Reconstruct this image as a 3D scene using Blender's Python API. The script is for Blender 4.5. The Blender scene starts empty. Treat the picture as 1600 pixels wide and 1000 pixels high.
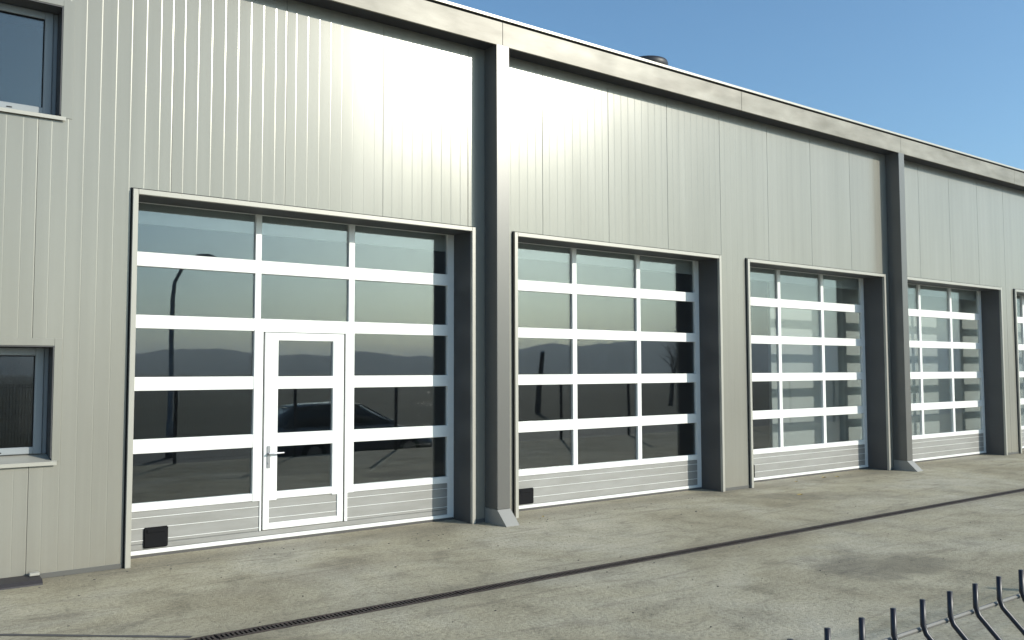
import bpy, bmesh, math, random
from mathutils import Vector, Matrix
R = math.radians
random.seed(7)
S = bpy.context.scene

# ------------------------------------------------------------------ camera
CAM_D, CAM_H = 8.873, 1.85
yaw, pitch, roll = 0.634693, 0.0577637, -0.00277
fw = Vector((math.sin(yaw)*math.cos(pitch), math.cos(yaw)*math.cos(pitch), math.sin(pitch)))
rt = Vector((math.cos(yaw), -math.sin(yaw), 0.0))
up = rt.cross(fw)
r2 = rt*math.cos(roll) + up*math.sin(roll)
u2 = -rt*math.sin(roll) + up*math.cos(roll)
cd = bpy.data.cameras.new('camera')
cam = bpy.data.objects.new('camera', cd)
S.collection.objects.link(cam)
m = Matrix((r2, u2, -fw)).transposed().to_4x4()
m.translation = Vector((0, -CAM_D, CAM_H))
cam.matrix_world = m
cd.sensor_fit = 'HORIZONTAL'
cd.sensor_width = 36.0
cd.lens = 36.0*1358.96/1600.0
cd.clip_start = 0.05
cd.clip_end = 6000
S.camera = cam

# ------------------------------------------------------------------ light
SUN_EL = R(22.2)
SUN_T = 0.72                                     # tan of the sun's bearing off the wall's normal
sd = Vector((SUN_T, -1.0, 0)).normalized()*math.cos(SUN_EL) + Vector((0, 0, math.sin(SUN_EL)))
W = bpy.data.worlds.new("World")
S.world = W
W.use_nodes = True
wn = W.node_tree
wn.nodes.clear()
sky = wn.nodes.new('ShaderNodeTexSky')
sky.sky_type = 'NISHITA'
sky.sun_disc = False
sky.sun_elevation = SUN_EL
sky.sun_rotation = math.atan2(sd.x, sd.y)
sky.altitude = 200
sky.air_density = 1.0
sky.dust_density = 1.5
sky.ozone_density = 5.0
bg = wn.nodes.new('ShaderNodeBackground')
bg.inputs['Strength'].default_value = 0.104
wo = wn.nodes.new('ShaderNodeOutputWorld')
wb = wn.nodes.new('ShaderNodeMix')                      # the camera's cool, slightly green white balance
wb.data_type = 'RGBA'
wb.blend_type = 'MULTIPLY'
wb.inputs[0].default_value = 1.0
wb.inputs[7].default_value = (0.90, 1.06, 0.99, 1)
wn.links.new(sky.outputs[0], wb.inputs[6])
wn.links.new(wb.outputs[2], bg.inputs[0])
wn.links.new(bg.outputs[0], wo.inputs[0])
sl = bpy.data.lights.new('sun', 'SUN')
sl.energy = 2.7
sl.angle = R(0.55)
sl.color = (1.0, 0.95, 0.84)
so = bpy.data.objects.new('sun', sl)
so.rotation_euler = sd.to_track_quat('Z', 'Y').to_euler()
so.location = sd*60
S.collection.objects.link(so)
S.view_settings.view_transform = 'Standard'
S.view_settings.look = 'None'
S.view_settings.exposure = 0.9
S.view_settings.gamma = 1.0
S.view_settings.use_curve_mapping = False
S.render.engine = 'CYCLES'
S.cycles.use_denoising = True
S.cycles.max_bounces = 10
S.cycles.transparent_max_bounces = 16
S.cycles.sample_clamp_indirect = 6.0

# ------------------------------------------------------------------ materials
def mat(name, col, rough=0.6, metal=0.0, spec=0.5, build=None):
    M = bpy.data.materials.new(name)
    M.use_nodes = True
    nt = M.node_tree
    b = nt.nodes['Principled BSDF']
    b.inputs['Base Color'].default_value = (*col, 1)
    b.inputs['Roughness'].default_value = rough
    b.inputs['Metallic'].default_value = metal
    b.inputs['Specular IOR Level'].default_value = spec
    if build:
        build(nt, b)
    return M

def nd(nt, t, **kw):
    n = nt.nodes.new(t)
    for k, v in kw.items():
        if hasattr(n, k):
            setattr(n, k, v)
        else:
            n.inputs[k].default_value = v
    return n

def coords(nt, scale=(1, 1, 1)):
    g = nd(nt, 'ShaderNodeNewGeometry')
    mp = nd(nt, 'ShaderNodeMapping')
    mp.inputs['Scale'].default_value = scale
    nt.links.new(g.outputs['Position'], mp.inputs[0])
    return mp.outputs[0]

def noise(nt, co, scale, detail=4, rough=0.55, dist=0.0):
    n = nd(nt, 'ShaderNodeTexNoise')
    n.inputs['Scale'].default_value = scale
    n.inputs['Detail'].default_value = detail
    n.inputs['Roughness'].default_value = rough
    n.inputs['Distortion'].default_value = dist
    nt.links.new(co, n.inputs['Vector'])
    return n.outputs['Fac']

def ramp(nt, f, stops):
    r = nd(nt, 'ShaderNodeValToRGB')
    e = r.color_ramp.elements
    while len(e) < len(stops):
        e.new(0.5)
    for k, (p, c) in enumerate(stops):
        e[k].position = p
        e[k].color = (*c, 1) if isinstance(c, tuple) else (c, c, c, 1)
    nt.links.new(f, r.inputs[0])
    return r.outputs[0]

def mix(nt, f, a, b, mode='MIX'):
    x = nd(nt, 'ShaderNodeMix', data_type='RGBA', blend_type=mode)
    if isinstance(f, float):
        x.inputs[0].default_value = f
    else:
        nt.links.new(f, x.inputs[0])
    for i, v in ((6, a), (7, b)):
        if isinstance(v, tuple):
            x.inputs[i].default_value = (*v, 1)
        else:
            nt.links.new(v, x.inputs[i])
    return x.outputs[2]

def mth(nt, op, a, b=None, c=None, clamp=False):
    n = nd(nt, 'ShaderNodeMath', operation=op, use_clamp=clamp)
    for i, v in enumerate((a, b, c)):
        if v is None:
            continue
        if isinstance(v, (int, float)):
            n.inputs[i].default_value = v
        else:
            nt.links.new(v, n.inputs[i])
    return n.outputs[0]

def bump(nt, b, h, strength, dist):
    n = nd(nt, 'ShaderNodeBump')
    n.inputs['Strength'].default_value = strength
    n.inputs['Distance'].default_value = dist
    nt.links.new(h, n.inputs['Height'])
    nt.links.new(n.outputs[0], b.inputs['Normal'])

def wall_build(nt, b):
    co = coords(nt)
    n1 = noise(nt, coords(nt, (1, 1, 0.18)), 1.4, 5)
    dirt = ramp(nt, n1, [(0.3, (0.258, 0.250, 0.212)), (0.7, (0.286, 0.278, 0.240))])
    # splash dirt along the foot of the wall
    sp = nd(nt, 'ShaderNodeSeparateXYZ')
    nt.links.new(co, sp.inputs[0])
    foot = mth(nt, 'SUBTRACT', 1.0, mth(nt, 'DIVIDE', sp.outputs[2], 0.5), clamp=True)
    foot = mth(nt, 'MULTIPLY', foot, noise(nt, co, 7, 5), clamp=True)
    c = mix(nt, mth(nt, 'MULTIPLY', foot, 0.6), dirt, (0.24, 0.215, 0.17))
    # rain streaks, and panels that do not quite match one another
    stk = noise(nt, coords(nt, (9, 9, 0.16)), 1.0, 5, 0.6)
    c = mix(nt, 1.0, c, ramp(nt, stk, [(0.3, 0.93), (0.55, 1.0), (0.75, 1.03)]), 'MULTIPLY')
    oi = nd(nt, 'ShaderNodeObjectInfo')
    tone = mth(nt, 'MULTIPLY_ADD', oi.outputs['Random'], 0.07, 0.965)
    sc = nd(nt, 'ShaderNodeVectorMath', operation='SCALE')
    nt.links.new(c, sc.inputs[0])
    nt.links.new(tone, sc.inputs['Scale'])
    c = sc.outputs[0]
    nt.links.new(c, b.inputs['Base Color'])
    nt.links.new(mth(nt, 'MULTIPLY_ADD', n1, 0.05, 0.195), b.inputs['Roughness'])
    n3 = noise(nt, coords(nt, (1, 1, 0.35)), 1.1, 2)
    bump(nt, b, n3, 0.2, 0.008)

def fascia_build(nt, b):
    n = noise(nt, coords(nt, (0.8, 1, 1.6)), 2.2, 1, 0.4, 0.0)
    bump(nt, b, n, 0.55, 0.03)
    n2 = noise(nt, coords(nt, (0.6, 1, 2)), 2.2, 4)
    nt.links.new(ramp(nt, n2, [(0.3, (0.165, 0.150, 0.115)), (0.7, (0.285, 0.268, 0.222))]), b.inputs['Base Color'])

def concrete_build(nt, b):
    co = coords(nt)
    big = noise(nt, co, 0.45, 5, 0.6, 0.5)
    mid = noise(nt, co, 2.3, 7, 0.65, 0.4)
    fine = noise(nt, co, 26, 5, 0.7)
    grit = noise(nt, co, 140, 2, 0.6)
    c = ramp(nt, big, [(0.34, (0.310, 0.270, 0.185)), (0.5, (0.405, 0.362, 0.258)), (0.66, (0.470, 0.432, 0.335))])
    c2 = ramp(nt, mid, [(0.28, 0.64), (0.46, 0.95), (0.72, 1.14)])
    c = mix(nt, 1.0, c, c2, 'MULTIPLY')
    c3 = ramp(nt, fine, [(0.28, 0.52), (0.48, 0.98), (0.75, 1.18)])
    c = mix(nt, 1.0, c, c3, 'MULTIPLY')
    c4 = ramp(nt, grit, [(0.28, 0.70), (0.48, 1.0), (0.75, 1.14)])
    c = mix(nt, 1.0, c, c4, 'MULTIPLY')
    # scuffed streaks left by wheels turning into the doors
    mp = nd(nt, 'ShaderNodeMapping')
    mp.inputs['Rotation'].default_value = (0, 0, R(24))
    mp.inputs['Scale'].default_value = (0.45, 3.2, 1)
    nt.links.new(co, mp.inputs[0])
    st = noise(nt, mp.outputs[0], 1.5, 6, 0.65, 1.2)
    stm = ramp(nt, st, [(0.54, 0.0), (0.72, 1.0)])
    c = mix(nt, mth(nt, 'MULTIPLY', stm, 0.55), c, (0.14, 0.12, 0.095))
    # scattered dark flecks
    vo = nd(nt, 'ShaderNodeTexVoronoi')
    vo.inputs['Scale'].default_value = 2.6
    vo.inputs['Randomness'].default_value = 1.0
    nt.links.new(mix(nt, 0.06, co, nd_color(nt, co)), vo.inputs['Vector'])
    fl = ramp(nt, vo.outputs['Distance'], [(0.012, 1.0), (0.035, 0.0)])
    fl = mth(nt, 'MULTIPLY', fl, ramp(nt, noise(nt, co, 0.9, 2), [(0.5, 0.0), (0.62, 1.0)]))
    c = mix(nt, mth(nt, 'MULTIPLY', fl, 0.7), c, (0.07, 0.06, 0.05))
    # one old oil stain right of the drain
    sp = nd(nt, 'ShaderNodeSeparateXYZ')
    nt.links.new(co, sp.inputs[0])
    wob = noise(nt, co, 1.7, 5, 0.65)
    def blob(cx, cy, rx, ry, ang, lo, hi):
        dx = mth(nt, 'SUBTRACT', sp.outputs[0], cx)
        dy = mth(nt, 'SUBTRACT', sp.outputs[1], cy)
        ca, sa = math.cos(ang), math.sin(ang)
        u = mth(nt, 'DIVIDE', mth(nt, 'ADD', mth(nt, 'MULTIPLY', dx, ca), mth(nt, 'MULTIPLY', dy, sa)), rx)
        v = mth(nt, 'DIVIDE', mth(nt, 'SUBTRACT', mth(nt, 'MULTIPLY', dy, ca), mth(nt, 'MULTIPLY', dx, sa)), ry)
        d = mth(nt, 'ADD', mth(nt, 'MULTIPLY', u, u), mth(nt, 'MULTIPLY', v, v))
        d = mth(nt, 'ADD', d, mth(nt, 'MULTIPLY', mth(nt, 'SUBTRACT', wob, 0.5), 2.6))
        return ramp(nt, d, [(lo, 1.0), (hi, 0.0)])
    s1 = blob(7.75, -4.25, 0.95, 0.50, R(-12), 0.25, 0.95)
    c = mix(nt, mth(nt, 'MULTIPLY', s1, 0.55), c, (0.13, 0.115, 0.088))
    s2 = blob(11.3, -1.2, 1.5, 0.45, R(-35), 0.1, 0.9)
    c = mix(nt, mth(nt, 'MULTIPLY', s2, 0.35), c, (0.17, 0.155, 0.12))
    s3 = blob(3.4, -1.3, 1.2, 0.40, R(15), 0.1, 0.95)
    c = mix(nt, mth(nt, 'MULTIPLY', s3, 0.30), c, (0.2, 0.17, 0.13))
    # dirty margin along the drain and the wall foot
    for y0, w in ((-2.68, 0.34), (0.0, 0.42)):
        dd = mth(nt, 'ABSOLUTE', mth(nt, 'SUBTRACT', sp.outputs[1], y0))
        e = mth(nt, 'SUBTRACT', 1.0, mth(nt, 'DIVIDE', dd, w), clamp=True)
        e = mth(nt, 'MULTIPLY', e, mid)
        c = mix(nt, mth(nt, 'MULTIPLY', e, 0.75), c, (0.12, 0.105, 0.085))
    nt.links.new(c, b.inputs['Base Color'])
    h = mth(nt, 'ADD', mth(nt, 'MULTIPLY', fine, 0.7), mth(nt, 'MULTIPLY', grit, 0.35))
    h = mth(nt, 'ADD', h, mth(nt, 'MULTIPLY', mid, 0.9))
    bump(nt, b, h, 0.75, 0.014)

def nd_color(nt, co):
    n = nd(nt, 'ShaderNodeTexNoise')
    n.inputs['Scale'].default_value = 9
    nt.links.new(co, n.inputs['Vector'])
    return n.outputs['Color']

def soil_build(nt, b):
    co = coords(nt)
    n = noise(nt, co, 0.05, 6, 0.6)
    n2 = noise(nt, co, 1.5, 5, 0.7)
    c = ramp(nt, n, [(0.35, (0.030, 0.034, 0.016)), (0.6, (0.060, 0.058, 0.030))])
    c = mix(nt, 1.0, c, ramp(nt, n2, [(0.3, 0.6), (0.7, 1.25)]), 'MULTIPLY')
    nt.links.new(c, b.inputs['Base Color'])

def rail_build(nt, b):
    n = noise(nt, coords(nt), 60, 3)
    nt.links.new(mth(nt, 'MULTIPLY_ADD', n, 0.1, 0.30), b.inputs['Roughness'])

def slat_build(nt, b):
    co = coords(nt)
    n = noise(nt, coords(nt, (0.6, 1, 2.5)), 3.0, 6, 0.65)
    nt.links.new(ramp(nt, n, [(0.3, (0.27, 0.265, 0.245)), (0.65, (0.33, 0.325, 0.31))]), b.inputs['Base Color'])

def drain_build(nt, b):
    n = noise(nt, coords(nt), 9, 5, 0.7)
    nt.links.new(ramp(nt, n, [(0.3, (0.026, 0.020, 0.018)), (0.7, (0.070, 0.050, 0.042))]), b.inputs['Base Color'])

def hill_build(nt, b):
    n = noise(nt, coords(nt), 0.02, 7, 0.65)
    nt.links.new(ramp(nt, n, [(0.3, (0.10, 0.125, 0.125)), (0.7, (0.15, 0.175, 0.17))]), b.inputs['Base Color'])

def glass(name, tint, wave, refl=0.108):
    M = bpy.data.materials.new(name)
    M.use_nodes = True
    nt = M.node_tree
    nt.nodes.clear()
    tr = nd(nt, 'ShaderNodeBsdfTransparent')
    tr.inputs[0].default_value = (*tint, 1)
    gl = nd(nt, 'ShaderNodeBsdfGlossy')
    gl.inputs['Roughness'].default_value = 0.012
    gl.inputs['Color'].default_value = (0.94, 0.99, 1.0, 1)
    lw = nd(nt, 'ShaderNodeLayerWeight')
    lw.inputs['Blend'].default_value = 0.5
    fr = nd(nt, 'ShaderNodeMath', operation='MULTIPLY_ADD')      # Schlick's reflectance, alike from both sides
    nt.links.new(mth(nt, 'POWER', lw.outputs['Facing'], 5.0), fr.inputs[0])
    fr.inputs[1].default_value = 1.0 - refl
    fr.inputs[2].default_value = refl
    bp = nd(nt, 'ShaderNodeBump')
    bp.inputs['Strength'].default_value = wave
    bp.inputs['Distance'].default_value = 0.004
    oi = nd(nt, 'ShaderNodeObjectInfo')
    va = nd(nt, 'ShaderNodeVectorMath', operation='ADD')
    g = nd(nt, 'ShaderNodeNewGeometry')
    nt.links.new(g.outputs['Position'], va.inputs[0])
    nt.links.new(oi.outputs['Random'], va.inputs[1])
    n = noise(nt, va.outputs[0], 1.6, 1)
    nt.links.new(n, bp.inputs['Height'])
    nt.links.new(bp.outputs[0], gl.inputs['Normal'])
    mx = nd(nt, 'ShaderNodeMixShader')
    nt.links.new(fr.outputs[0], mx.inputs[0])
    nt.links.new(tr.outputs[0], mx.inputs[1])
    nt.links.new(gl.outputs[0], mx.inputs[2])
    o = nd(nt, 'ShaderNodeOutputMaterial')
    nt.links.new(mx.outputs[0], o.inputs[0])
    return M

M = dict(
    wall=mat('silver_grey_paint', (0.37, 0.365, 0.335), 0.38, 0.12, 0.5, wall_build),
    trim=mat('trim_paint', (0.40, 0.385, 0.335), 0.36, 0.1),
    column=mat('column_paint', (0.135, 0.132, 0.122), 0.32, 0.2),
    foot=mat('foot_sheet', (0.32, 0.31, 0.285), 0.45, 0.1),
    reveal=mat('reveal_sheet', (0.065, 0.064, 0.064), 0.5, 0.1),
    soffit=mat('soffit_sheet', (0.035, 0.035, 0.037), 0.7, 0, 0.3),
    fascia=mat('fascia_sheet', (0.42, 0.41, 0.37), 0.42, 0.05, 0.35, fascia_build),
    dark=mat('dark_gap', (0.02, 0.02, 0.022), 0.7),
    rail=mat('white_powder_coat', (0.82, 0.82, 0.79), 0.34, 0.0, 0.5, rail_build),
    slat=mat('silver_slats', (0.37, 0.365, 0.345), 0.42, 0.2, 0.5, slat_build),
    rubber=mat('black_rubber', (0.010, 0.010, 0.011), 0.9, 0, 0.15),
    pvc=mat('grey_window_frame', (0.27, 0.29, 0.30), 0.4),
    pane=glass('tinted_pane', (0.79, 0.81, 0.81), 0.10),
    winglass=glass('window_pane', (0.5, 0.52, 0.53), 0.05),
    handle=mat('satin_steel', (0.42, 0.42, 0.44), 0.32, 0.9),
    concrete=mat('worn_concrete', (0.37, 0.345, 0.29), 0.88, 0, 0.3, concrete_build),
    joint=mat('joint_filler', (0.095, 0.09, 0.085), 0.9),
    drain=mat('rusty_iron', (0.05, 0.034, 0.028), 0.7, 0.2, 0.4, drain_build),
    bar=mat('dark_rubber_strip', (0.03, 0.026, 0.028), 0.6),
    soil=mat('field_soil', (0.05, 0.045, 0.03), 0.95, 0, 0.2, soil_build),
    grass=mat('verge_grass', (0.05, 0.06, 0.025), 0.95, 0, 0.2, soil_build),
    asphalt=mat('asphalt', (0.06, 0.06, 0.06), 0.85),
    hill=mat('hill_woods', (0.05, 0.065, 0.065), 1.0, 0, 0.0, hill_build),
    floor=mat('workshop_floor', (0.03, 0.03, 0.03), 0.7),
    inner=mat('inner_lining', (0.32, 0.32, 0.32), 0.8),
    white=mat('white_partition', (0.72, 0.74, 0.71), 0.7),
    fence=mat('anthracite_wire', (0.022, 0.019, 0.026), 0.38, 0.0, 0.5),
    glint_wire=mat('sunlit_cross_wire', (0.22, 0.21, 0.19), 0.5, 0.3),  # paler copy of the wire colour: sun glint painted onto the top wire
    vent=mat('vent_black', (0.018, 0.018, 0.022), 0.5),
    carpaint=mat('grey_car_paint', (0.26, 0.27, 0.28), 0.25, 0.3),
    carglass=mat('car_glass', (0.015, 0.018, 0.02), 0.05),
    lampc=mat('lamp_steel', (0.28, 0.28, 0.28), 0.5, 0.3),
    bark=mat('bark', (0.055, 0.045, 0.035), 0.9),
    leaf=mat('dry_leaf', (0.45, 0.33, 0.10), 0.7),
    lens=mat('lens', (0.7, 0.7, 0.65), 0.1),
)

# ------------------------------------------------------------------ mesh helpers
class MB:
    def __init__(self):
        self.bm = bmesh.new()

    def box(self, x0, x1, y0, y1, z0, z1, bev=0.0):
        b = bmesh.new() if bev else self.bm
        vs = [b.verts.new((x, y, z)) for x in (x0, x1) for y in (y0, y1) for z in (z0, z1)]
        for f in ((0, 1, 3, 2), (4, 6, 7, 5), (0, 4, 5, 1), (2, 3, 7, 6), (0, 2, 6, 4), (1, 5, 7, 3)):
            b.faces.new([vs[i] for i in f])
        if bev:
            bmesh.ops.bevel(b, geom=list(b.edges), offset=bev, segments=1, affect='EDGES', profile=0.5)
            self.join(b)
        return self

    def join(self, b):
        me = bpy.data.meshes.new('tmp')
        b.to_mesh(me)
        b.free()
        self.bm.from_mesh(me)
        bpy.data.meshes.remove(me)

    def quad(self, *p):
        self.bm.faces.new([self.bm.verts.new(v) for v in p])
        return self

    def prism(self, poly, a0, a1, axis):
        def pt(u, v, a):
            return {'x': (a, u, v), 'y': (u, a, v), 'z': (u, v, a)}[axis]
        A = [self.bm.verts.new(pt(u, v, a0)) for u, v in poly]
        B = [self.bm.verts.new(pt(u, v, a1)) for u, v in poly]
        n = len(poly)
        self.bm.faces.new(A)
        self.bm.faces.new(B[::-1])
        for i in range(n):
            self.bm.faces.new((A[i], B[i], B[(i+1) % n], A[(i+1) % n]))
        return self

    def tube(self, pts, rads, n=8):
        pts = [Vector(p) for p in pts]
        if not isinstance(rads, (list, tuple)):
            rads = [rads]*len(pts)
        rings = []
        for i, p in enumerate(pts):
            d = (pts[min(i+1, len(pts)-1)] - pts[max(i-1, 0)]).normalized()
            a = d.orthogonal().normalized() if abs(d.x) > 0.9 else Vector((1, 0, 0)).cross(d).normalized()
            b = d.cross(a)
            rings.append([self.bm.verts.new(p + (a*math.cos(2*math.pi*k/n) + b*math.sin(2*math.pi*k/n))*rads[i]) for k in range(n)])
        for A, B in zip(rings, rings[1:]):
            for k in range(n):
                self.bm.faces.new((A[k], A[(k+1) % n], B[(k+1) % n], B[k]))
        self.bm.faces.new(rings[0][::-1])
        self.bm.faces.new(rings[-1])
        return self

    def lathe(self, prof, n=24, c=(0, 0, 0), axis='z'):
        rings = []
        for r, h in prof:
            ring = []
            for k in range(n):
                a = 2*math.pi*k/n
                u, v = r*math.cos(a), r*math.sin(a)
                p = (u, v, h) if axis == 'z' else (u, h, v)
                ring.append(self.bm.verts.new((c[0]+p[0], c[1]+p[1], c[2]+p[2])))
            rings.append(ring)
        for A, B in zip(rings, rings[1:]):
            for k in range(n):
                self.bm.faces.new((A[k], A[(k+1) % n], B[(k+1) % n], B[k]))
        self.bm.faces.new(rings[0][::-1])
        self.bm.faces.new(rings[-1])
        return self

    def mesh(self, name, m, smooth=False):
        bmesh.ops.recalc_face_normals(self.bm, faces=self.bm.faces)
        me = bpy.data.meshes.new(name)
        self.bm.to_mesh(me)
        self.bm.free()
        me.materials.append(m)
        if smooth:
            for p in me.polygons:
                p.use_smooth = True
        return me

    def build(self, name, m, parent=None, loc=(0, 0, 0), smooth=False):
        return link(name, self.mesh(name, m, smooth), parent, loc)

def link(name, me, parent=None, loc=(0, 0, 0)):
    o = bpy.data.objects.new(name, me)
    S.collection.objects.link(o)
    o.location = loc
    if parent:
        o.parent = parent
    return o

def thing(name, label, cat, loc=(0, 0, 0), rz=0.0, group=None):
    o = link(name, None, None, loc)
    o.rotation_euler.z = rz
    return tag(o, label, cat, group)

def tag(o, label, cat, group=None):
    o['label'] = label
    o['category'] = cat
    if group:
        o['group'] = group
    return o

def struct(o, kind='structure'):
    o['kind'] = kind
    return o

def copy_tree(o, parent, loc):
    c = o.copy()
    S.collection.objects.link(c)
    c.parent = parent
    c.location = loc
    for ch in [k for k in S.objects if k.parent == o]:
        d = ch.copy()
        S.collection.objects.link(d)
        d.parent = c
    return c

# ------------------------------------------------------------------ layout
BAY = 9.17
OPEN_H = 3.56
DOORS = [1.98, 6.55, 1.98+BAY, 6.55+BAY, 1.98+2*BAY]      # left outer edge of each door surround
DOOR_W = 3.97
TW = 0.05                                                  # width of the surround
COLS = [6.11, 6.11+BAY, 6.11+2*BAY]
COL_W, COL_P = 0.19, 0.27
WX0, WX1 = -8.24, 30.56
EAVE = 5.89
# windows: x0, x1, z0, z1
WINS = [(-0.05, 1.345, 4.20, 5.255), (-0.05, 1.345, 1.035, 2.085)]

# ------------------------------------------------------------------ ground
mb = MB()
rings = [0, 12, 30, 60, 120, 250, 500, 900, 1500, 2600]
n = 48
prev = None
for r in rings:
    ring = [mb.bm.verts.new((10 + r*math.cos(2*math.pi*k/n), 2 + r*math.sin(2*math.pi*k/n), -0.5)) for k in range(n)] if r else [mb.bm.verts.new((10, 2, -0.5))]
    if prev:
        for k in range(n):
            if len(prev) == 1:
                mb.bm.faces.new((prev[0], ring[k], ring[(k+1) % n]))
            else:
                mb.bm.faces.new((prev[k], ring[k], ring[(k+1) % n], prev[(k+1) % n]))
    prev = ring
struct(mb.build('ground', M['soil']))
DRY, DRW = -2.68, 0.078
mb = MB()
mb.box(-45, 70, -8.55, DRY-DRW, -0.49, 0.0)
mb.box(-45, 70, DRY+DRW, 0.46, -0.49, 0.0)
mb.box(-45, 70, DRY-DRW, DRY+DRW, -0.49, -0.13)
yard = struct(mb.build('yard', M['concrete']))
# road and verge on the photographer's side of the fence
mb = MB()
mb.quad((-60, -8.56, -0.03), (80, -8.56, -0.03), (80, -9.7, -0.40), (-60, -9.7, -0.40))
mb.quad((-60, -9.7, -0.40), (80, -9.7, -0.40), (80, -9.8, -0.495), (-60, -9.8, -0.495))
struct(mb.build('verge', M['grass']))
struct(MB().quad((-300, -16.5, -0.46), (300, -16.5, -0.46), (300, -9.72, -0.46), (-300, -9.72, -0.46)).build('road', M['asphalt']))
# expansion joint in the slab
ja, jb = Vector((-1.2, -0.10, 0.004)), Vector((1.86, -2.575, 0.004))
jd = (jb-ja).normalized()
jn = Vector((-jd.y, jd.x, 0))
mb = MB()
prev = None
for k in range(41):
    p = ja.lerp(jb, k/40)
    w = 0.016 + 0.012*random.random()
    cur = (mb.bm.verts.new(p+jn*w), mb.bm.verts.new(p-jn*w))
    if prev:
        mb.bm.faces.new((prev[0], cur[0], cur[1], prev[1]))
    prev = cur
struct(mb.build('pavement_joint', M['joint']))
# hills opposite the building
mb = MB()
NA, NR = 420, 7
grid = []
for i in range(NA+1):
    a = R(-200 + 220*i/NA)
    row = []
    hgt = 27 + 9*math.sin(i*0.042+1.0) + 6*math.sin(i*0.11) + 3*math.sin(i*0.31+2) + 1.5*math.sin(i*0.8) + random.uniform(-1.0, 1.6)
    for j in range(NR):
        t = j/(NR-1)
        d = 800 + 420*t
        z = -2 + (hgt+2)*math.sin(t*math.pi*0.5)*1.12 + random.uniform(-0.8, 0.8)
        row.append(mb.bm.verts.new((d*math.cos(a), d*math.sin(a), z)))
    grid.append(row)
for i in range(NA):
    for j in range(NR-1):
        mb.bm.faces.new((grid[i][j], grid[i+1][j], grid[i+1][j+1], grid[i][j+1]))
struct(mb.build('hills', M['hill'], smooth=True))

# the hazy air between here and the hills
HM = bpy.data.materials.new('haze_air')
HM.use_nodes = True
HM.node_tree.nodes.clear()
pv = HM.node_tree.nodes.new('ShaderNodeVolumePrincipled')
pv.inputs['Color'].default_value = (0.86, 0.93, 1.0, 1)
pv.inputs['Density'].default_value = 0.0008
pv.inputs['Anisotropy'].default_value = 0.3
ho = HM.node_tree.nodes.new('ShaderNodeOutputMaterial')
HM.node_tree.links.new(pv.outputs[0], ho.inputs['Volume'])
struct(MB().box(-2700, 2720, -2700, 2720, -1.5, 62).build('haze', HM), 'stuff')

# ------------------------------------------------------------------ the building
B = thing('workshop_building', 'long silver grey metal clad workshop with a row of white framed glazed vehicle doors', 'building')

# wall panels: ribbed sheets cut round the openings
def openings(xa, xb):
    """z ranges taken away over the strip xa..xb"""
    out = []
    xm = (xa+xb)/2
    for d in DOORS:
        if d+0.02 < xm < d+DOOR_W-0.02:
            out.append((0.0, OPEN_H+0.02))
    for (x0, x1, z0, z1) in WINS:
        if x0 < xm < x1:
            out.append((z0, z1))
    return sorted(out)

PITCH = 1.1757
seam0 = 2.34 - 9*PITCH
cuts = sorted([d+0.02 for d in DOORS] + [d+DOOR_W-0.02 for d in DOORS] + [w[0] for w in WINS[:1]] + [w[1] for w in WINS[:1]])
GD = 0.00115                                        # depth of a groove: one gentle flank, one steep
k = 0
while True:
    a, b_ = seam0 + k*PITCH, seam0 + (k+1)*PITCH
    k += 1
    if a > WX1 - 0.1:
        break
    prof = [(a+0.0010, 0.007), (a+0.0013, 0.0014), (a+0.0022, 0.0)]
    GDp = GD if a < 5.5 else 0.00055
    for r in range(8):
        c = a + 0.115 + r*(PITCH-0.23)/7
        prof += [(c-0.0085, 0.0), (c, GDp), (c+0.0006, GDp), (c+0.0016, 0.0)]
    prof += [(b_-0.011, 0.0), (b_-0.0018, 0.0014), (b_-0.0010, 0.007)]
    for cx in cuts:
        if prof[0][0] < cx < prof[-1][0]:
            for i in range(len(prof)-1):
                (xa, ya), (xb, yb) = prof[i], prof[i+1]
                if xa < cx < xb:
                    prof.insert(i+1, (cx, ya+(yb-ya)*(cx-xa)/(xb-xa)))
                    break
    mb = MB()
    zt = 5.93
    for (xa, ya), (xb, yb) in zip(prof, prof[1:]):
        z = 0.012
        rng = []
        for (o0, o1) in openings(xa, xb):
            if o0 > z:
                rng.append((z, o0))
            z = max(z, o1)
        rng.append((z, zt))
        for z0, z1 in rng:
            mb.quad((xa, ya, z0), (xb, yb, z0), (xb, yb, z1), (xa, ya, z1))
            mb.quad((xa, 0.08, z0), (xa, 0.08, z1), (xb, 0.08, z1), (xb, 0.08, z0))
            mb.quad((xa, ya, z0), (xa, 0.08, z0), (xb, 0.08, z0), (xb, yb, z0))
            if z1 < zt:
                mb.quad((xa, ya, z1), (xb, yb, z1), (xb, 0.08, z1), (xa, 0.08, z1))
    for s in (0, -1):                                   # the panel's two edges
        x = prof[s][0]
        z = 0.012
        rng = []
        for (o0, o1) in openings(x-0.001, x+0.001):
            if o0 > z:
                rng.append((z, o0))
            z = max(z, o1)
        rng.append((z, zt))
        for z0, z1 in rng:
            mb.quad((x, 0.007, z0), (x, 0.08, z0), (x, 0.08, z1), (x, 0.007, z1))
    bmesh.ops.remove_doubles(mb.bm, verts=mb.bm.verts, dist=0.0002)
    mb.build('wall_panel', M['wall'], B)

# inner lining behind the panels closes the seams
mb = MB()
xs = sorted([WX0, WX1] + cuts)
for xa, xb in zip(xs, xs[1:]):
    z = 0.0
    for (o0, o1) in openings(xa, xb) + [(5.93, 5.93)]:
        if o0 > z:
            mb.box(xa, xb, 0.084, 0.16, z, o0)
        z = max(z, o1)
mb.build('inner_lining', M['inner'], B)
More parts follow.
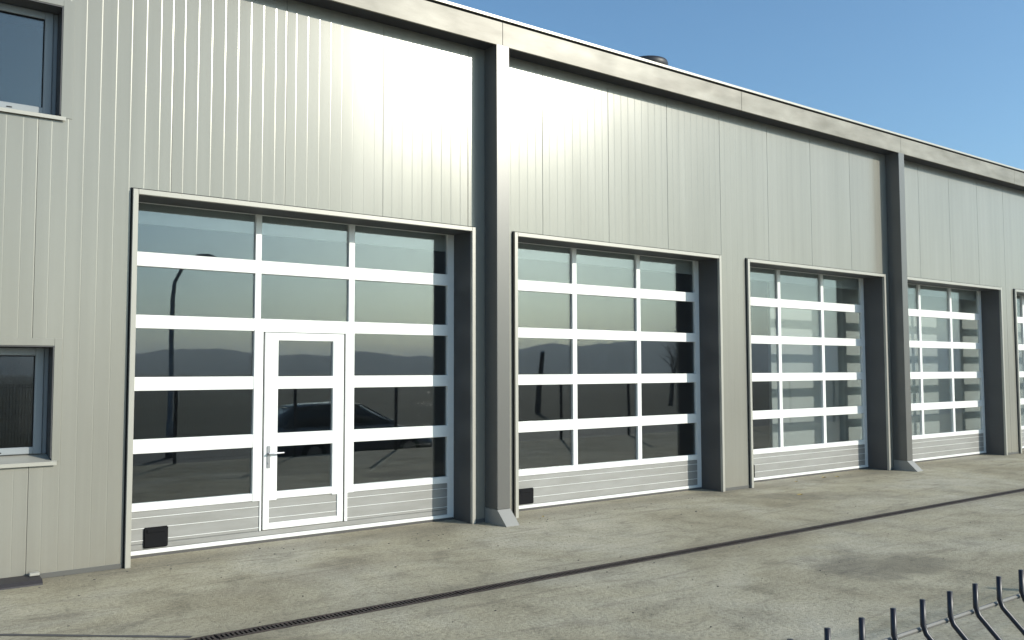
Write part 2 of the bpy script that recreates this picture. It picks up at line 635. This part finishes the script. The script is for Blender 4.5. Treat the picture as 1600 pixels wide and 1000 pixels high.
# the rest of the shell
mb = MB()
mb.box(WX0, WX1, 13.9, 14.1, 0.0, 6.2)
mb.box(WX0-0.01, WX0+0.12, 0.02, 13.9, 0.0, 6.0)
mb.box(WX1-0.12, WX1+0.01, 0.02, 13.9, 0.0, 6.0)
mb.build('rear_wall', M['inner'], B)
MB().box(WX0, WX1, 0.461, 13.9, -0.2, 0.0).build('floor_slab', M['floor'], B)
# roof: a slab rising gently from the eave
mb = MB()
mb.prism([(-0.215, 5.90), (7.0, 6.22), (14.3, 5.90), (14.3, 6.16), (7.0, 6.48), (-0.215, 6.20)], WX0-0.2, WX1+0.2, 'x')
mb.build('roof', M['trim'], B)
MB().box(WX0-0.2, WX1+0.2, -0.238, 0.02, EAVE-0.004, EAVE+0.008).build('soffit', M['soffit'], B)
# fascia sheets with a thin joint between neighbours
L = BAY/2
x = 6.205 - 3*L
while x < WX1+0.2:
    MB().box(x+0.0015, x+L-0.0015, -COL_P+0.004, -0.24, EAVE-0.012, 6.178, 0.003).build('fascia_sheet', M['fascia'], B)
    x += L
MB().box(WX0-0.2, WX1+0.2, -0.236, -0.217, 6.16, 6.212).build('shadow_gap', M['dark'], B)
mb = MB()
mb.prism([(-0.285, 6.205), (-0.275, 6.205), (-0.275, 6.212), (-0.05, 6.222), (-0.05, 6.246), (-0.285, 6.238)], WX0-0.2, WX1+0.2, 'x')
mb.build('eave_capping', M['trim'], B)
# strip along the foot of the wall
segs = [WX0] + [v for d in DOORS for v in (d, d+DOOR_W)] + [WX1]
for xa, xb in zip(segs[::2], segs[1::2]):
    MB().box(xa+0.003, xb-0.003, -0.006, 0.011, 0.0, 0.045, 0.002).build('base_flashing', M['column'], B)

# columns, boxed in, with a kicked-out foot
cproto = None
for cx in COLS:
    if cproto is None:
        mb = MB()
        mb.box(0, COL_W, -COL_P, -0.0075, 0.178, EAVE-0.006, 0.004)
        cproto = mb.build('steel_column', M['column'], B, (cx, 0, 0))
        mb = MB()
        mb.prism([(-0.0075, 0.0), (-COL_P-0.185, 0.0), (-COL_P-0.185, 0.006), (-COL_P-0.002, 0.1755), (-0.0075, 0.1755)], -0.002, COL_W+0.002, 'x')
        mb.build('column_foot', M['foot'], cproto)
    else:
        copy_tree(cproto, B, (cx, 0, 0))

# sectional doors
YF = 0.38
ROWS = [(0.535, 1.027), (1.168, 1.654), (1.792, 2.283), (2.42, 2.913), (3.057, 3.56)]
RAILS = [(0.455, 0.535), (1.027, 1.168), (1.654, 1.792), (2.283, 2.42), (2.913, 3.057)]
SLATS = [(0.072, 0.163), (0.166, 0.282), (0.285, 0.388), (0.391, 0.453)]
XL, XR = 0.125, 3.832           # panes run between the two stiles
LW0, LW1 = 0.035, 3.925         # leaf

def make_door(x, wicket):
    mb = MB()
    mb.prism([(LW0, 0.02), (LW0, 3.68), (LW1, 3.68), (LW1, 0.02), (XR, 0.02), (XR, 3.56), (XL, 3.56), (XL, 0.02)], YF+0.003, YF+0.05, 'y')
    D = mb.build('sectional_door', M['rail'], B, (x, 0, 0))
    if wicket:
        c1, c2 = (1.363, 1.431), (2.476, 2.551)
    else:
        c1, c2 = (1.315, 1.395), (2.560, 2.640)
    # surround and reveals
    p = 0.045
    mb = MB()
    mb.box(0, TW, -p, -0.001, 0.0, OPEN_H+TW, 0.003)
    mb.box(DOOR_W-TW, DOOR_W, -p, -0.001, 0.0, OPEN_H+TW, 0.003)
    mb.box(TW+0.001, DOOR_W-TW-0.001, -p, -0.001, OPEN_H, OPEN_H+TW, 0.003)
    mb.build('door_surround', M['trim'], D)
    mb = MB()                                           # black strip painting in the shade beside the surround
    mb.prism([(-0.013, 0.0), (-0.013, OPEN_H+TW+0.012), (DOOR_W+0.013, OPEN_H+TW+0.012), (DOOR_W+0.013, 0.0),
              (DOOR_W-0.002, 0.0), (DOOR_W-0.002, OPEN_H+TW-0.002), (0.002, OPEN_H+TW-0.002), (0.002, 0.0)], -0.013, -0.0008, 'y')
    mb.build('surround_shade', M['rubber'], D)  # the rubber's black serves here as the shade colour
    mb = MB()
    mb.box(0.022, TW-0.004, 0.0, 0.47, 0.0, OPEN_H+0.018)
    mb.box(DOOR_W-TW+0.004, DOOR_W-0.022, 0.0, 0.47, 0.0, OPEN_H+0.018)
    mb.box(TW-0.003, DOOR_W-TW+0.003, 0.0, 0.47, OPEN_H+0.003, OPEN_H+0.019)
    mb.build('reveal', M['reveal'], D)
    gapL, gapR = 1.470, 2.430         # wicket opening
    oL, oR = 1.36, 2.551
    def part(name, m, *bx):
        q = MB()
        for v in bx:
            q.box(*v)
        return q.build(name, M[m], D)
    # rails
    for i, (z0, z1) in enumerate(RAILS):
        if wicket and i < 3:
            part('rail', 'rail', (XL, oL+0.01, YF, YF+0.05, z0, z1, 0.004))
            part('rail', 'rail', (oR-0.01, XR, YF, YF+0.05, z0, z1, 0.004))
        else:
            part('rail', 'rail', (XL, XR, YF, YF+0.05, z0, z1, 0.004))
    # mullions
    for i, (z0, z1) in enumerate(ROWS):
        if wicket and i < 3:
            continue
        for c in (c1, c2):
            part('mullion', 'rail', (c[0], c[1], YF+0.002, YF+0.049, z0-0.006, z1+0.006, 0.003))
    # panes
    for i, (z0, z1) in enumerate(ROWS):
        if wicket and i < 3:
            cols = [(XL, oL), (oR, XR)]
        else:
            cols = [(XL, c1[0]), (c1[1], c2[0]), (c2[1], XR)]
        for a, b2 in cols:
            part('pane', 'pane', (a-0.006, b2+0.006, YF+0.032, YF+0.046, z0-0.006, z1+0.006))
    # foot of the leaf
    for (z0, z1) in SLATS:
        if wicket:
            hi = min(z1, 10)
            if z1 > 0.14 and z0 > 0.10:
                part('slat', 'slat', (XL, gapL-0.03, YF+0.004, YF+0.045, z0, z1, 0.005))
                part('slat', 'slat', (gapR+0.03, XR, YF+0.004, YF+0.045, z0, z1, 0.005))
            else:
                part('slat', 'slat', (XL, XR, YF+0.004, YF+0.045, z0, 0.128, 0.005))
        else:
            part('slat', 'slat', (XL, XR, YF+0.004, YF+0.045, z0, z1, 0.005))
    if wicket:
        part('slat', 'slat', (XL, gapL-0.03, YF+0.004, YF+0.045, 0.131, 0.163, 0.004))
        part('slat', 'slat', (gapR+0.03, XR, YF+0.004, YF+0.045, 0.131, 0.163, 0.004))
    for z in (0.1645, 0.2835, 0.3895):  # white strips paint in the bright sunlit line along each slat joint
        if wicket:
            part('slat_glint', 'rail', (XL, gapL-0.03, YF-0.001, YF+0.02, z-0.002, z+0.0038, 0.001))
            part('slat_glint', 'rail', (gapR+0.046, XR, YF-0.001, YF+0.02, z-0.002, z+0.0038, 0.001))
        else:
            part('slat_glint', 'rail', (XL, XR, YF-0.001, YF+0.02, z-0.002, z+0.0038, 0.001))
    part('bottom_rail', 'rail', (LW0+0.005, LW1-0.005, YF-0.004, YF+0.046, 0.028, 0.069, 0.004))
    part('bottom_seal', 'joint', (LW0+0.005, LW1-0.005, YF+0.002, YF+0.04, 0.0, 0.028))
    part('track', 'dark', (LW1+0.001, DOOR_W-TW+0.003, YF+0.02, YF+0.09, 0.0, 3.7), (0.047, LW0-0.001, YF+0.02, YF+0.09, 0.0, 3.7))
    part('lintel_board', 'white', (LW0, LW1, YF+0.10, YF+0.13, 3.36, 3.72))
    # black grip box at the foot of the leaf
    gx = 0.262 if wicket else 0.345
    gw = 0.235 if wicket else 0.262
    part('grip_box', 'rubber', (gx, gx+gw, YF-0.012, YF+0.006, 0.085, 0.29, 0.012), (gx+0.03, gx+0.205, YF-0.020, YF-0.010, 0.235, 0.27, 0.004))
    if wicket:
        # fixed frame round the pedestrian door
        mb = MB()
        mb.box(oL, gapL-0.008, YF-0.006, YF+0.05, 0.450, 2.30, 0.004)
        mb.box(gapR+0.008, oR, YF-0.006, YF+0.05, 0.450, 2.30, 0.004)
        mb.box(gapL-0.029, gapL-0.008, YF-0.006, YF+0.05, 0.130, 0.455, 0.003)
        mb.box(gapR+0.008, gapR+0.045, YF-0.006, YF+0.05, 0.130, 0.455, 0.003)
        mb.box(gapL-0.010, gapR+0.010, YF-0.006, YF+0.05, 2.276, 2.31, 0.004)
        mb.build('pedestrian_frame', M['rail'], D)
        part('frame_seal', 'dark', (gapL-0.012, gapL+0.006, YF+0.012, YF+0.046, 0.132, 2.285), (gapR-0.006, gapR+0.012, YF+0.012, YF+0.046, 0.132, 2.285),
             (gapL, gapR, YF+0.012, YF+0.046, 2.262, 2.285))
        dl, dr = gapL+0.008, gapR-0.012
        pl, pr = 1.632, 2.280
        f = YF-0.010
        mb = MB()
        mb.box(dl, pl, f, YF+0.044, 0.445, 2.27, 0.005)
        mb.box(pr, dr, f, YF+0.044, 0.445, 2.27, 0.005)
        mb.box(dl, 1.545, f, YF+0.044, 0.135, 0.447, 0.004)
        mb.box(2.344, dr, f, YF+0.044, 0.135, 0.447, 0.004)
        for z0, z1 in ((0.135, 0.205), (0.458, 0.537), (1.025, 1.170), (1.652, 1.790), (2.186, 2.27)):
            a, b2 = (1.545, 2.344) if z0 < 0.2 else (pl, pr)
            mb.box(a-0.004, b2+0.004, f+0.002, YF+0.042, z0, z1, 0.004)
        mb.build('pedestrian_door', M['rail'], D)
        for z0, z1 in ((0.537, 1.025), (1.170, 1.652), (1.790, 2.186)):
            part('pane', 'pane', (pl-0.006, pr+0.006, YF+0.016, YF+0.030, z0-0.006, z1+0.006))
        for z0, z1 in ((0.205, 0.255), (0.258, 0.360), (0.363, 0.456)):
            part('slat', 'slat', (1.541, 2.348, YF+0.002, YF+0.038, z0, z1, 0.005))
        for z in (0.2565, 0.3615):  # the same painted-in bright lines on the pedestrian door
            part('slat_glint', 'rail', (1.546, 2.343, YF-0.003, YF+0.02, z-0.002, z+0.0038, 0.001))
        mb = MB()
        mb.box(1.512, 1.552, f-0.008, f-0.0005, 0.795, 1.035, 0.003)
        mb.tube([(1.532, f-0.006, 0.955), (1.532, f-0.045, 0.955)], 0.011)
        mb.tube([(1.522, f-0.045, 0.953), (1.58, f-0.047, 0.955), (1.690, f-0.044, 0.956)], [0.011, 0.0105, 0.0095])
        mb.tube([(1.532, f-0.006, 0.85), (1.532, f-0.016, 0.85)], 0.012)
        mb.build('door_handle', M['handle'], D)
    return D

d1 = make_door(DOORS[0], True)
d1['label'] = 'glazed vehicle door with a white pedestrian door and lever handle in its middle'
proto = make_door(DOORS[1], False)
for x in DOORS[2:]:
    copy_tree(proto, B, (x, 0, 0))

# windows on the left
for wi, (x0, x1, z0, z1) in enumerate(WINS):
    yf = 0.20
    mb = MB()
    for (a, b2, c, d) in ((x0+0.012, x0+0.085, z0+0.06, z1-0.012), (x1-0.125, x1-0.052, z0+0.06, z1-0.012)):
        mb.box(a, b2, yf, yf+0.06, c, d, 0.006)
    mb.box(x0+0.08, x1-0.12, yf+0.002, yf+0.058, z0+0.062, z0+0.125, 0.006)
    mb.box(x0+0.08, x1-0.12, yf+0.002, yf+0.058, z1-0.085, z1-0.014, 0.006)
    mb.box(x1-0.0505, x1-0.012, yf+0.02, yf+0.075, z0+0.06, z1-0.012, 0.004)
    win = mb.build('window', M['pvc'], B)
    win['label'] = ('upper window showing blue sky in its pane', 'lower window with a dark pane')[wi]
    MB().box(x0+0.08, x1-0.12, yf+0.026, yf+0.040, z0+0.12, z1-0.08).build('pane', M['winglass'], win)
    mb = MB()
    mb.box(x0+0.081, x0+0.093, yf+0.012, yf+0.024, z0+0.128, z1-0.09)
    mb.box(x1-0.133, x1-0.121, yf+0.012, yf+0.024, z0+0.128, z1-0.09)
    mb.box(x0+0.095, x1-0.135, yf+0.013, yf+0.023, z1-0.097, z1-0.087)
    mb.build('glazing_seal', M['rubber'], win)
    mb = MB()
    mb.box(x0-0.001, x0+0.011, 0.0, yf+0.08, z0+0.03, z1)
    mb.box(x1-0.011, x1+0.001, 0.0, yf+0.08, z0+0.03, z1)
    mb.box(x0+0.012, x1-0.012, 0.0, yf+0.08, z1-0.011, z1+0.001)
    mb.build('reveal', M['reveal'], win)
    mb = MB()                                           # flat flashing on the wall face
    t = 0.066
    mb.box(x1, x1+t+0.03*(wi == 0), -0.005, 0.0025, z0, z1+t, 0.001)
    mb.box(x0-t, x0, -0.005, 0.0025, z0, z1+t, 0.001)
    mb.box(x0+0.001, x1-0.001, -0.005, 0.0025, z1+0.001, z1+t, 0.001)
    mb.build('window_trim', M['wall'], win)
    mb = MB()
    mb.prism([(-0.035, z0-0.030), (-0.029, z0-0.030), (-0.029, z0-0.004), (yf+0.03, z0+0.045), (yf+0.03, z0+0.055), (-0.035, z0+0.004)], x0-0.035, x1+0.038, 'x')
    mb.build('window_sill', M['trim'], win)
    MB().box(x1-0.42, x1-0.375, yf-0.004, yf+0.004, z0+0.078, z0+0.088, 0.002).build('drain_slot', M['dark'], win)
    # the room behind each window
    mb = MB()
    mb.box(x0-0.3, x1+0.2, 1.6, 1.65, z0-0.6, z1+0.3)
    mb.build('room_wall', M['floor'], win)

# white partition standing just inside the two right-hand doors
MB().box(13.07, 24.0, 1.0, 1.06, 0.0, 3.62, 0.004).build('partition_wall', M['white'], B)

# roof ventilator behind the eave
mb = MB()
mb.lathe([(0.20, 6.30), (0.20, 6.80)], 20, (10.22, 1.2, 0))
v = mb.build('roof_vent', M['vent'], B, smooth=False)
mb = MB()
mb.lathe([(0.30, 6.80), (0.335, 6.83), (0.345, 6.90), (0.33, 6.945), (0.22, 6.985), (0.06, 7.0)], 28, (10.22, 1.2, 0))
mb.build('vent_cap', M['vent'], v, smooth=True)

# ------------------------------------------------------------------ drain across the yard
DR = thing('drain_channel', 'long rust dark slotted drain channel running across the concrete yard', 'drain', (10, DRY, -0.13))
mb = MB()
for yy in (-0.055, 0.055):
    mb.box(0.004, 0.996, yy-0.011, yy+0.011, 0.095, 0.133, 0.003)
nb = 30
for i in range(nb):
    xx = 0.02 + 0.96*i/(nb-1)
    mb.box(xx-0.0085, xx+0.0085, -0.046, 0.046, 0.1, 0.131)
gm = mb.mesh('drain_grate', M['drain'])
for i in range(-8, 34):
    link('drain_grate', gm, DR, (i-10+random.uniform(-0.001, 0.001), 0, random.uniform(-0.002, 0.002)))
mb = MB()
for s in (-1, 1):
    mb.box(-19, 25, s*0.068, s*0.077, 0.001, 0.1315)
mb.build('channel_edge', M['drain'], DR)

# low strip at the foot of the wall under the lower window
mb = MB()
mb.prism([(-0.265, 0.0), (-0.012, 0.0), (-0.012, 0.048), (-0.225, 0.040), (-0.262, 0.012)], -1.2, 1.265, 'x')
bs = mb.build('threshold_strip', M['bar'])
tag(bs, 'low dark strip lying on the concrete along the wall foot', 'threshold')
mb = MB()
mb.box(1.18, 1.262, -0.10, -0.03, 0.048, 0.075, 0.006)
mb.build('end_cap', M['trim'], bs)

# small things lying on the concrete
lm = MB()
vs = [(-0.045, 0, 0.004), (-0.02, 0.022, 0.010), (0.02, 0.02, 0.016), (0.05, 0, 0.006), (0.02, -0.022, 0.018), (-0.02, -0.02, 0.006)]
ce = lm.bm.verts.new((0, 0, 0.003))
vv = [lm.bm.verts.new(p) for p in vs]
for i in range(6):
    lm.bm.faces.new((ce, vv[i], vv[(i+1) % 6]))
leafm = lm.mesh('fallen_leaf', M['leaf'])
for (x, y, s, lab) in ((13.2, 0.05, 1.2, 'larger dry yellow leaf at the foot of the third glazed door'),
                       (13.46, -0.02, 0.9, 'dry yellow leaf just right of the larger one by the third glazed door'),
                       (12.35, 0.0, 0.8, 'lone small dry leaf left of the others at the third glazed door'),
                       (11.1, -0.95, 1.1, 'dry yellow leaf out on the concrete in front of the pier between doors'),
                       (6.9, -0.15, 0.7, 'small dry leaf beside the foot of the first steel column')):
    o = link('fallen_leaf', leafm, None, (x, y, 0.001))
    o.rotation_euler.z = random.uniform(0, 6)
    o.scale = (s, s, s)
    tag(o, lab, 'leaf', 'dry leaves on the yard')
mb = MB()
for i in range(420):
    if i % 2:
        x, y = random.uniform(1, 24), random.uniform(-0.5, 0.2)
    else:
        x, y = random.uniform(1, 22), random.uniform(-6.5, -0.3)
    if abs(y-DRY) < 0.16:
        continue
    if y > -0.02 and not any(d+0.1 < x < d+DOOR_W-0.1 for d in DOORS):
        continue
    s = random.uniform(0.002, 0.007)*(1.6 if random.random() < 0.06 else 1)
    r = bmesh.ops.create_icosphere(mb.bm, subdivisions=1, radius=s)
    bmesh.ops.scale(mb.bm, vec=(random.uniform(.8, 2.2), random.uniform(.7, 1.4), 0.6), verts=r['verts'])
    bmesh.ops.translate(mb.bm, vec=(x, y, s*0.4), verts=r['verts'])
db = mb.build('gravel_crumbs', M['joint'])
struct(db, 'stuff')

# ------------------------------------------------------------------ fence in the foreground
FY = -CAM_D + 0.4375
F = thing('wire_fence', 'dark wire mesh fence with folded spiked top in the near corner', 'fence', (0, FY, 0))
def wire_mesh(nseg):
    pr = [(0.0, 1.6356), (0.0, 1.6125), (-0.003, 1.6045), (-0.037, 1.570), (-0.041, 1.564), (-0.037, 1.558), (-0.003, 1.524), (0.0, 1.516)]
    for zc in (1.06, 0.51):
        pr += [(0.0, zc+0.05), (-0.04, zc), (0.0, zc-0.05)]
    pr += [(0.0, 0.06)]
    return [(0, y, z) for y, z in pr]
wp = wire_mesh(0)
wm = MB().tube(wp, 0.0026, 8).mesh('vertical_wire', M['fence'], True)
X0 = 0.5963
for i in range(-30, 70):
    link('vertical_wire', wm, F, (X0+0.05*i, 0, 0))
mb = MB()
for i in range(-200, 560):
    if -30 <= i < 70:
        continue
    mb.tube([(X0+0.05*i + p[0], p[1], p[2]) for p in (wp[0], wp[2], wp[4], wp[6], wp[8], wp[9], wp[10], wp[11], wp[12], wp[13], wp[14])], 0.0025, 4)
struct(mb.build('mesh_panel', M['fence'], F), 'stuff')
for y, z in ((0.004, 1.607), (-0.036, 1.564), (0.0045, 1.52), (0.0045, 1.315), (0.0045, 1.11), (-0.036, 1.06), (0.0045, 1.01), (0.0045, 0.785), (0.0045, 0.56), (-0.036, 0.51), (0.0045, 0.46), (0.0045, 0.26), (0.0045, 0.09)):
    MB().tube([(-9.5, y, z), (28.5, y, z)], 0.0023, 6).build('horizontal_wire', M['fence'] if z < 1.6 else M['glint_wire'], F)
pm = MB()
pm.box(-0.03, 0.03, 0.008, 0.068, 0.0, 1.56, 0.004)
pm.box(-0.032, 0.032, 0.006, 0.07, 1.56, 1.575, 0.003)
pm = pm.mesh('fence_post', M['fence'])
for i in range(-3, 12):
    link('fence_post', pm, F, (X0-0.65+2.5*i, 0, 0))

# ------------------------------------------------------------------ behind the photographer, mirrored in the panes
LP = thing('street_lamp', 'tall grey street lamp with curved arm mirrored in the left pane', 'street lamp', (6.5, -14.6, -0.5))
MB().tube([(0, 0, 0), (0, 0, 1.0), (0, 0, 1.02), (0, 0, 4.3), (0.05, 0.03, 4.75), (0.25, 0.1, 5.2), (0.55, 0.2, 5.42)], [0.11, 0.10, 0.075, 0.06, 0.05, 0.042, 0.04], 12).build('pole', M['lampc'], LP, smooth=True)
mb = MB()
mb.prism([(0.45, 5.38), (0.62, 5.36), (1.05, 5.40), (1.08, 5.46), (0.85, 5.55), (0.55, 5.52)], 0.12, 0.36, 'y')
mb.build('lamp_head', M['lampc'], LP)
MB().box(0.64, 1.0, 0.16, 0.32, 5.335, 5.357, 0.004).build('lamp_lens', M['lens'], LP)

CAR = thing('parked_car', 'grey hatchback car parked behind the fence and mirrored in the glazed door', 'car', (9.9, -10.9, -0.46))
def loft(mb, st):
    rings = []
    for (x, zb, zt, hb, ht, rr) in st:
        ring = [(-hb, zb), (-hb, zb+(zt-zb)*0.55), (-ht, zt-rr), (-ht+rr, zt), (ht-rr, zt), (ht, zt-rr), (hb, zb+(zt-zb)*0.55), (hb, zb)]
        rings.append([mb.bm.verts.new((x, y, z)) for y, z in ring])
    for A, C in zip(rings, rings[1:]):
        for k in range(8):
            mb.bm.faces.new((A[k], A[(k+1) % 8], C[(k+1) % 8], C[k]))
    mb.bm.faces.new(rings[0][::-1])
    mb.bm.faces.new(rings[-1])
mb = MB()
loft(mb, [(-2.12, 0.36, 0.72, 0.70, 0.66, 0.08), (-2.05, 0.25, 0.95, 0.80, 0.74, 0.1), (-1.6, 0.2, 0.98, 0.86, 0.80, 0.09), (-0.2, 0.18, 0.97, 0.88, 0.82, 0.08),
          (0.85, 0.18, 0.96, 0.88, 0.80, 0.09), (1.2, 0.2, 0.90, 0.87, 0.76, 0.1), (1.85, 0.22, 0.76, 0.83, 0.68, 0.1), (2.1, 0.28, 0.62, 0.74, 0.6, 0.08), (2.17, 0.34, 0.52, 0.62, 0.52, 0.05)])
mb.build('body', M['carpaint'], CAR, smooth=True)
mb = MB()
loft(mb, [(-1.98, 0.94, 1.0, 0.70, 0.66, 0.02), (-1.62, 0.94, 1.40, 0.74, 0.56, 0.08), (-1.1, 0.94, 1.475, 0.76, 0.57, 0.09), (-0.3, 0.94, 1.49, 0.77, 0.58, 0.09), (0.12, 0.94, 1.44, 0.76, 0.56, 0.09), (1.02, 0.93, 0.965, 0.70, 0.64, 0.015)])
mb.build('cabin_glass', M['carglass'], CAR, smooth=True)
mb = MB()
loft(mb, [(-1.6, 1.42, 1.445, 0.55, 0.53, 0.01), (-1.1, 1.46, 1.50, 0.57, 0.54, 0.02), (-0.3, 1.475, 1.515, 0.58, 0.55, 0.02), (0.12, 1.435, 1.462, 0.565, 0.54, 0.012)])
mb.build('roof_skin', M['carpaint'], CAR, smooth=True)
for s in (-1, 1):
    mb = MB()
    mb.tube([(1.02, s*0.70, 0.96), (0.12, s*0.60, 1.45), (-0.3, s*0.61, 1.49), (-1.1, s*0.60, 1.475), (-1.95, s*0.71, 0.98)], 0.022, 6)
    mb.tube([(-0.35, s*0.79, 0.95), (-0.35, s*0.61, 1.48)], 0.03, 6)
    mb.build('window_pillar', M['carpaint'], CAR)
    MB().box(0.72, 0.86, s*0.93-0.08, s*0.93+0.08, 0.95, 1.07, 0.03).build('wing_mirror', M['carpaint'], CAR)
    MB().box(1.88, 2.10, s*0.60-0.14, s*0.60+0.14, 0.58, 0.70, 0.04).build('headlight', M['lens'], CAR)
    for wx in (-1.28, 1.33):
        w = MB().lathe([(0.20, -0.10), (0.30, -0.10), (0.315, -0.06), (0.315, 0.06), (0.30, 0.10), (0.20, 0.10)], 24, (wx, s*0.80, 0.315), 'y').build('wheel', M['rubber'], CAR)
        MB().lathe([(0.03, s*0.115), (0.10, s*0.108), (0.19, s*0.106), (0.20, s*0.09)], 20, (wx, s*0.80, 0.315), 'y').build('rim', M['handle'], w)

def bare_tree(x, y, h, lean, label, seed):
    rnd = random.Random(seed)
    T = thing('bare_tree', label, 'tree', (x, y, -0.5))
    MB().tube([(0, 0, 0), (lean*0.2, 0, h*0.35), (lean*0.6, 0.05, h*0.7), (lean, 0, h)], [0.14, 0.11, 0.07, 0.02], 8).build('trunk', M['bark'], T)
    mb = MB()
    for i in range(26):
        t = rnd.uniform(0.35, 0.97)
        p = Vector((lean*t*t, 0, h*t))
        d = Vector((rnd.uniform(-1, 1), rnd.uniform(-1, 1), rnd.uniform(0.3, 1.2))).normalized()
        ln = h*rnd.uniform(0.12, 0.32)*(1.2-t)*1.6
        q = p+d*ln
        mb.tube([p, p.lerp(q, .5)+Vector((0, 0, .05)), q], [0.035, 0.022, 0.006], 5)
        for j in range(4):
            a = p.lerp(q, rnd.uniform(.3, .95))
            e = a+Vector((rnd.uniform(-1, 1), rnd.uniform(-1, 1), rnd.uniform(0.1, 1))).normalized()*ln*0.4
            mb.tube([a, e], [0.012, 0.004], 4)
    mb.build('crown', M['bark'], T)
WP = thing('utility_post', 'short leaning wooden post across the road mirrored in the second glazed door', 'post', (29.5, -28, -0.5))
MB().tube([(0, 0, 0), (0.12, 0, 1.6), (0.3, 0.05, 3.3)], [0.17, 0.15, 0.13], 10).build('post', M['bark'], WP)
mb = MB()
mb.lathe([(0.15, 3.26), (0.16, 3.32), (0.03, 3.42)], 12, (0.3, 0.05, 0))
mb.build('cap', M['lampc'], WP)
bare_tree(42, -30, 5.2, 1.6, 'leaning bare tree across the road mirrored right in the second glazed door', 5)
